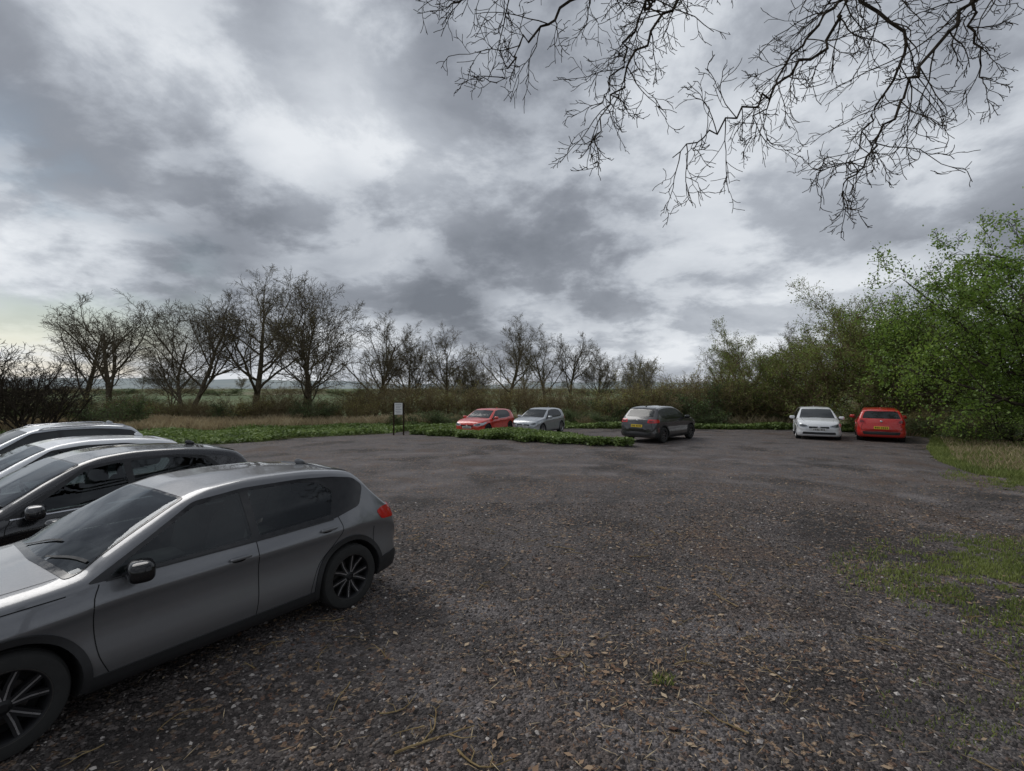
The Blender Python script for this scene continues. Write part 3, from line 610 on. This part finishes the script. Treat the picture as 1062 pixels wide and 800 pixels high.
def wheel_mesh(style):
    P=Parts(); R=.335
    lathe(P,[(.222,-.095),(.235,-.108),(.285,-.114),(.315,-.104),(.329,-.080),(.3335,-.05),(.329,-.045),(.329,-.035),(R,-.03),(R,.03),(.329,.035),(.329,.045),(.3335,.05),(.329,.080),(.315,.104),(.285,.114),(.235,.108),(.222,.095)],tyre,56)
    rm=rimb if style=='sport' else rims
    lathe(P,[(.236,.103),(.232,.108),(.228,.107)],rims if style!='sport' else discm,56); lathe(P,[(.228,.107),(.224,.106),(.216,.096),(.208,.06),(.20,-.09)],rm,56)
    lathe(P,[(.001,-.02),(.20,-.02)],wellm,40); lathe(P,[(.001,.0),(.14,.0),(.145,-.01)],discm,40)
    lathe(P,[(.001,.088),(.025,.088),(.034,.08),(.062,.074),(.075,.04),(.075,0)],rm,30)
    ns=5
    for s in range(ns):
        a0=2*math.pi*s/ns+.3
        arms=[(-.17,-.30),(.17,.30)] if style=='sport' else [(0,0)]
        for b0,b1 in arms:
            w0,w1=(.024,.022) if style=='sport' else (.036,.030)
            for (mm,y0,y1,ww) in [(rm,.03,.078,1.0),(rims,.0785,.080,.22 if style=='sport' else .8)]:
                q=[]
                for (rr,bb,w,yt) in [(.045,b0*.9,w0,0),(.13,b0+(b1-b0)*.55,(w0+w1)/2,-.004),(.219,b1,w1,.012)]:
                    ca,sa=math.cos(a0+bb),math.sin(a0+bb)
                    for sw in (-1,1):
                        for yy in (y0,y1): q.append((rr*ca-sw*w*ww*sa,yy+yt,rr*sa+sw*w*ww*ca))
                F=[]
                for t in (0,4): F+=[(t+1,t+3,t+7,t+5),(t,t+1,t+5,t+4),(t+3,t+2,t+6,t+7)]
                P.add(q,F,mm)
    me=P.obj('wheel_proto',None); m=me.data; bpy.data.objects.remove(me); return m
WM={'sport':wheel_mesh('sport'),'plain':wheel_mesh('plain')}
def prism(name,poly,axis,a0,a1,mat):
    V=[];n=len(poly)
    for t in (a0,a1):
        for p in poly:
            V.append({'y':(p[0],t,p[1]),'x':(t,p[0],p[1]),'z':(p[0],p[1],t)}[axis])
    F=[tuple(range(n)),tuple(range(2*n-1,n-1,-1))]+[(i,(i+1)%n,n+(i+1)%n,n+i) for i in range(n)]
    me=bpy.data.meshes.new(name); me.from_pydata(V,[],F); me.materials.append(mat); recalc(me); return me
def make_car(name,style,x,y,head,pm,L=None,W=None,H=None,wheels='plain',cladding=False,rails=None,roofm=None,cabin=True):
    S=STY[style]; tab=S['tab']; L0=tab[0][0]-tab[-1][0]; W0=2*max(t[2] for t in tab); H0=max(t[4] for t in tab)
    sx=(L or L0)/L0; sy=(W or W0)/W0; sz_=(H or H0)/H0; Wh=W0*sy/2
    root=empty(name,(x,y,gz(x,y)+.02),head)
    XZ=lambda pl:[(a*sx,b*sz_) for a,b in pl]; YZ=lambda pl:[(a*sy,b*sz_) for a,b in pl]
    D=dense(tab,sx,sy,sz_,130 if cabin else 90)
    V,Q,Tt=loft(D,Wh); me=fastmesh('body',V,Q,Tt,mats=[pm]); recalc(me)
    bvh=BVHTree.FromPolygons([v.co.copy() for v in me.vertices],[tuple(p.vertices) for p in me.polygons])
    body=bpy.data.objects.new('body',me); COL.objects.link(body)
    cut=[]; gl=glass if cabin else darkglass; hh=.05 if cabin else .12
    R=.335; ax=S['ax']*sx
    for a in (ax,-ax):
        pl=[(a+.385*math.cos(t),R+.385*math.sin(t)) for t in np.linspace(0,2*math.pi,48,endpoint=False)]; cut.append(prism('c',pl,'y',Wh-.30,Wh+.4,wellm)); cut.append(prism('c',pl,'y',-Wh-.4,-Wh+.30,wellm))
    if cabin:
        Di=D[(D[:,0]<.88*sx)&(D[:,0]>-1.58*sx)]; Vc,Qc,Tc=loft(Di,Wh,2,True); mc=fastmesh('c',Vc,Qc,Tc,mats=[intm]); recalc(mc); cut.append(mc)
        for w in S['win']: cut.append(prism('c',fillet(XZ(w),.035),'y',-2,2,gloss))
        (xb,yb),(xt,yt)=S['ws']; wsp=[(xb*sx,-yb*sy),(xb*sx+.05,0),(xb*sx,yb*sy),(xt*sx,yt*sy),(xt*sx+.02,0),(xt*sx,-yt*sy)]
        cut.append(prism('c',fillet(wsp,.06),'z',(.99 if style=='suv' else .93)*sz_,2.2,gloss))
        z0,y0,z1,y1=S['rg']; rgp=YZ([(-y0,z0),(y0,z0),(y1,z1),(-y1,z1)])
        cut.append(prism('c',fillet(rgp,.05),'x',-2.6,-1.36*sx,gloss))
    tmp=[]
    for c in cut:
        o=bpy.data.objects.new('cut',c); COL.objects.link(o); tmp.append(o); md=body.modifiers.new('b','BOOLEAN'); md.operation='DIFFERENCE'; md.solver='EXACT'; md.object=o
        try: md.material_mode='TRANSFER'
        except Exception: pass
    dg=bpy.context.evaluated_depsgraph_get(); nm=bpy.data.meshes.new_from_object(body.evaluated_get(dg)); body.modifiers.clear(); body.data=nm; nm.name='body'
    for o in tmp: bpy.data.objects.remove(o)
    nm.polygons.foreach_set('use_smooth',np.full(len(nm.polygons),True)); nm.set_sharp_from_angle(angle=math.radians(28)); body.parent=root
    G=Parts(); Tm=Parts(); Dt=Parts()
    wins=[XZ(w) for w in S['win']]
    for sd in 'LR':
        patch(Tm,bvh,sd,XZ(S['dlo']),.004,gloss,holes=wins,r=.05,h=hh)
        for w in wins: patch(G,bvh,sd,w,.0015 if cabin else .003,gl,skirt=False,h=.08)
        for ln in S['lines']: ribbon(Dt,bvh,sd,XZ(ln),.007,linem)
        ribbon(Dt,bvh,sd,XZ([(.78,S['dlo'][0][1]),(-.4,S['dlo'][-1][1]-.004),(-1.10,S['dlo'][-2][1]-.006)]),.012,chrome if not cladding else plast,.006)
        patch(Dt,bvh,sd,XZ([p for p in [(max(a,-1.975 if style=='suv' else -1.9),b) for a,b in S['tails'][0]]]),.006,redl)
        patch(Dt,bvh,sd,XZ([(min(a,1.90 if style=='suv' else 1.84),b) for a,b in S['head'][0]]),.005,headm)
        sg=1 if sd=='L' else -1
        tl=[(p[0]*sy*sg if p[0]<.85 else .80*sy*sg,p[1]*sz_) for p in S['tails'][1]]
        patch(Dt,bvh,'B',tl,.006,redl)
        tc0=np.mean(np.array(tl),0); patch(Dt,bvh,'B',[(float(tc0[0]+(a-tc0[0])*.6),float(tc0[1]+(b-tc0[1])*.5)) for a,b in tl],.009,redd,r=.02)
        hl=[(p[0]*sy*sg if p[0]<.85 else .76*sy*sg,p[1]*sz_) for p in S['head'][1]]
        patch(Dt,bvh,'F',hl,.006,headm)
        hc=np.mean(np.array(hl),0); patch(Dt,bvh,'F',[(float(hc[0]+(a-hc[0])*.7),float(hc[1]+(b-hc[1])*.6)) for a,b in hl],.009,headd,r=.02)
        for hx,hz in S['handles']:
            p,_=cast(bvh,sd,hx*sx,hz*sz_,.018); superell(Dt,p,(.095,.014,.014),pm,.6)
            p,_=cast(bvh,sd,hx*sx+.01,hz*sz_-.008,.001); superell(Dt,p,(.06,.006,.022),linem,.8)
        mz=(1.02 if style=='suv' else .97)*sz_
        mm_=gloss if cladding else pm
        superell(Dt,(.62*sx,sg*(Wh+.10),mz),(.085,.115,.075),mm_,.6,rz=-sg*.25); superell(Dt,(.65*sx,sg*(Wh-.03),mz-.05),(.04,.07,.022),gloss,.7)
        superell(Dt,(.552*sx,sg*(Wh+.095),mz),(.018,.080,.048),mirm,.5,rz=-sg*.25)
        for a in (ax,-ax):
            ra,rb=(.385,.435) if cladding else (.384,.402)
            th=np.linspace(-.25,math.pi+.25,36); ring=[(a+rb*math.cos(t),R+rb*math.sin(t)) for t in th]+[(a+ra*math.cos(t),R+ra*math.sin(t)) for t in th[::-1]]
            patch(Dt,bvh,sd,[p for p in ring],.014 if cladding else .010,plast if cladding else pm,h=.2,r=0)
        zlo=.205*sz_
        if cladding: patch(Dt,bvh,sd,[(ax-.40,zlo),(ax-.42,.325),(-ax+.42,.325),(-ax+.40,zlo)],.012,plast,r=.01)
        else: patch(Dt,bvh,sd,[(ax-.42,zlo-.01),(ax-.42,zlo+.045),(-ax+.42,zlo+.045),(-ax+.42,zlo-.01)],.008,plast,r=.01)
        if cladding:
            patch(Dt,bvh,sd,[(-ax-.41,.24),(-ax-.43,.43),(-1.95*sx,.47),(-1.95*sx,.28)],.010,plast)
            patch(Dt,bvh,sd,[(ax+.41,.24),(ax+.43,.40),(1.88*sx,.36),(1.88*sx,.26)],.010,plast)
    (xb,yb),(xt,yt)=S['ws']; xb*=sx;xt*=sx;yb*=sy;yt*=sy
    wsp=[(xb,-yb),(xb+.05,0),(xb,yb),(xt,yt),(xt+.02,0),(xt,-yt)]; fr=[(xb+.05,-yb-.015),(xb+.10,0),(xb+.05,yb+.015),(xt-.025,yt+.02),(xt-.01,0),(xt-.025,-yt-.02)]
    wsi=[(xb-.035,-yb+.04),(xb+.02,0),(xb-.035,yb-.04),(xt+.03,yt-.035),(xt+.045,0),(xt+.03,-yt+.035)]
    patch(Tm,bvh,'T',fr,.004,gloss,holes=[wsi],r=.05,h=hh); patch(G,bvh,'T',wsp,.0055,gl,skirt=False,r=.06,h=.08)
    z0,y0,z1,y1=S['rg']; rgp=YZ([(-y0,z0),(y0,z0),(y1,z1),(-y1,z1)]); rgi=YZ([(-y0+.05,z0+.03),(y0-.05,z0+.03),(y1-.04,z1-.02),(-y1+.04,z1-.02)])
    patch(Tm,bvh,'B',YZ([(-y0-.03,z0-.015),(y0+.03,z0-.015),(y1+.03,z1+.02),(-y1-.03,z1+.02)]),.004,gloss,holes=[rgi],r=.04,h=hh); patch(G,bvh,'B',rgp,.0055,gl,skirt=False,r=.05,h=.08)
    for wy in (-.45,.15): ribbon(Dt,bvh,'T',[(xb+.02,wy),(xb-.06,wy+.28),(xb-.10,wy+.5)],.018,plast,.016)
    patch(Dt,bvh,'F',YZ(S['grille']),.006,gloss,r=.03)
    patch(Dt,bvh,'F',YZ([(-.62,.30),(-.60,.40),(.60,.40),(.62,.30)]),.007,plast,r=.03)
    patch(Dt,bvh,'F',[(-.27,.46*sz_),(.27,.46*sz_),(.27,.46*sz_+.11),(-.27,.46*sz_+.11)],.018,white,r=.01)
    superell(Dt,tuple(cast(bvh,'F',0,(.68 if style=='suv' else .60)*sz_,.01)[0]),(.012,.055,.05),chrome,1.)
    patch(Dt,bvh,'B',YZ([(-.62,.32),(-.66,.45),(.66,.45),(.62,.32)]),.008,plast,r=.03)
    zp=(.66 if style=='suv' else .56)*sz_
    patch(Dt,bvh,'B',[(-.26,zp),(.26,zp),(.26,zp+.11),(-.26,zp+.11)],.018,yellow,r=.01)
    for i in range(7):
        u=-.215+i*.062+(.03 if i>3 else 0)
        for sd,zz in (('F',.46*sz_),('B',zp)):
            patch(Dt,bvh,sd,[(u,zz+.022),(u+.034,zz+.022),(u+.034,zz+.088),(u,zz+.088)],.0195,linem,r=0,skirt=False)
    ribbon(Dt,bvh,'B',YZ([(-.62,.98),(-.66,.75),(-.60,.50),(.60,.50),(.66,.75),(.62,.98)]),.012,linem)
    superell(Dt,tuple(cast(bvh,'B',0,(.93 if style=='suv' else .88)*sz_,.008)[0]),(.010,.05,.045),chrome,1.)
    sp0,sp1=(-1.30,-1.54) if style=='suv' else (-1.50,-1.65)
    patch(Dt,bvh,'T',[(sp0*sx,-.50*sy),(sp0*sx,.50*sy),(sp1*sx,.50*sy),(sp1*sx,-.50*sy)],.012,roofm or pm,r=.05)
    if roofm: patch(Dt,bvh,'T',[(.12*sx,-.57*sy),(.12*sx,.57*sy),(-1.6*sx,.52*sy),(-1.6*sx,-.52*sy)],.004,roofm,r=.06,h=.12)
    for hy in (-.60,.60): ribbon(Dt,bvh,'T',[(1.0*sx,hy*1.05*sy),(1.3*sx,hy*1.02*sy),(1.75*sx,hy*.9*sy)],.006,linem)
    p,_=cast(bvh,'T',-1.25*sx,0,.02); superell(Dt,p,(.07,.018,.035),roofm or pm,1.,ry=-.35)
    if rails:
        for sg in (1,-1):
            T=Tubes(); pts=[]
            for t in np.linspace(.02,-1.45,20):
                p,_=cast(bvh,'T',t*sx,sg*.585*sy,.035 if -1.35<t<-.05 else .0); pts.append(p)
            T.add(np.array([tuple(p) for p in pts]),np.full(20,.013),8); v,q=T.get(); Dt.add(v.tolist(),q.tolist(),rails)
    if cabin:
        I=Parts(); zc=sz_
        for sy_ in (.36,-.36):
            superell(I,(.0,sy_*sy,.62*zc),(.26,.25,.10),seatm,.5); superell(I,(-.25,sy_*sy,.88*zc),(.075,.24,.30),seatm,.5,ry=-.22); superell(I,(-.33,sy_*sy,1.22*zc),(.05,.12,.085),seatm,.6)
        superell(I,(-.95*sx,0,.62*zc),(.26,.62*sy,.10),seatm,.4); superell(I,(-1.22*sx,0,.85*zc),(.08,.62*sy,.28),seatm,.4,ry=-.25)
        for sy_ in (.38,-.38): superell(I,(-1.28*sx,sy_*sy,1.14*zc),(.045,.12,.07),seatm,.6)
        superell(I,(.70*sx,0,.82*zc),(.20,.72*sy,.14),intm,.4)
        T=Tubes(); a=np.linspace(0,2*math.pi,29); c=np.array([.38*sx,-.36*sy,.93*zc]); pts=np.stack([c[0]+.07*np.sin(a),c[1]+.18*np.cos(a),c[2]+.165*np.sin(a)],-1)
        T.add(pts,np.full(29,.016),6); v,q=T.get(); I.add(v.tolist(),q.tolist(),intm); superell(I,tuple(c+np.array([.03,0,0])),(.04,.07,.05),intm,.7)
        superell(I,(.33*sx,0,1.28*zc if style=='suv' else 1.22*zc),(.015,.11,.035),intm,.6)
        I.obj('interior',root)
    G.obj('windows',root); Tm.obj('window_trim',root); Dt.obj('body_details',root)
    for i,(a,sg) in enumerate([(ax,1),(ax,-1),(-ax,1),(-ax,-1)]):
        o=bpy.data.objects.new('wheel_%d'%(i+1),WM[wheels]); o.location=(a,sg*(Wh-.125),R); o.rotation_euler=(0,.4*i,0 if sg>0 else math.pi); link(o,root)
    return root
grey=paint('paint_grey',(.165,.168,.176),.45,.34,.35); blk=paint('paint_black',(.008,.008,.010),0,.25,.3); wht=paint('paint_white',(.74,.75,.76),0,.3,.3); silv=paint('paint_silver',(.45,.47,.49),.5,.3,.3)
red=paint('paint_red',(.58,.018,.012),0,.3,.2); dgrey=paint('paint_dark_grey',(.045,.043,.045),.3,.3,.4); red2=paint('paint_orange_red',(.64,.04,.02),.0,.3,.2)
hd=math.atan2(-.828,-.564)
hv_=np.array([-.564,-.828])
def back(x,y,s): return x-hv_[0]*s,y-hv_[1]*s
make_car('parked_car','suv',-3.17,4.62,hd,grey,wheels='sport',cladding=True)
x,y=back(-5.65,5.90,.32); make_car('parked_car','hatch',x,y,hd+.02,blk,L=4.1,W=1.76,H=1.56)
x,y=back(-8.05,7.45,.72); make_car('parked_car','hatch',x,y,hd,wht,L=4.0,W=1.75,H=1.50)
x,y=back(-10.2,8.95,1.0); make_car('parked_car','suv',x,y,hd,silv,L=4.2,W=1.78,H=1.60,rails=chrome,cabin=False)
ha=math.atan2(-.89,-.45)
make_car('parked_car','hatch',-1.45,27.3,ha,red2,W=1.78,H=1.43,wheels='sport',cabin=False)
make_car('parked_car','hatch',1.55,27.6,ha-.05,silv,W=1.7,H=1.47,L=3.9,cabin=False)
make_car('parked_car','suv',6.75,22.2,math.radians(90-44),dgrey,H=1.55,L=4.25,wheels='sport',cladding=True,cabin=False)
make_car('parked_car','hatch',14.7,23.6,math.atan2(-.88,-.47),wht,L=4.2,W=1.79,H=1.47,cabin=False)
make_car('parked_car','hatch',17.0,22.6,math.radians(90-34),red,L=3.98,W=1.74,H=1.47,cabin=False)
tc_=time.time()-T0

# ------------------------------------------------------------------ sign
def sign():
    x,y=-6.05,26.0; root=empty('information_sign',(x,y,gz(x,y)),.05); P=Parts()
    def box(c,s,m):
        V=[(c[0]+a*s[0]/2,c[1]+b*s[1]/2,c[2]+d*s[2]/2) for a in(-1,1) for b in(-1,1) for d in(-1,1)]
        P.add(V,[(0,1,3,2),(4,6,7,5),(0,4,5,1),(2,3,7,6),(0,2,6,4),(1,5,7,3)],m)
    wood=barkmat('sign_post_wood',(.03,.022,.015),(.06,.045,.03))
    box((-.26,0,.86),(.07,.07,1.72),wood); box((.26,0,.86),(.07,.07,1.72),wood); box((0,-.045,1.43),(.46,.02,.66),plast); box((0,-.060,1.43),(.42,.01,.62),white)
    blue=simple('sign_print',(.12,.16,.2),.5)
    for i in range(6): box((-.02+.02*(i%2),-.067,1.66-.09*i),(.32-.04*(i%3),.004,.018),blue)
    P.obj('board_and_posts',root,False)
sign()
# ------------------------------------------------------------------ camera
cam=bpy.data.cameras.new('camera'); co=bpy.data.objects.new('camera',cam); COL.objects.link(co); scene.camera=co
cam.sensor_width=36; cam.lens=36*505/1062; cam.clip_end=6000; cam.clip_start=.05
co.location=(0,0,2.37); co.rotation_euler=(math.radians(90.25),0,0)
scene.view_settings.view_transform='Standard'; scene.view_settings.look='None'; scene.view_settings.exposure=0
print('TIMES veg %.1f cars %.1f total %.1f'%(tv,tc_-tv,time.time()-T0))
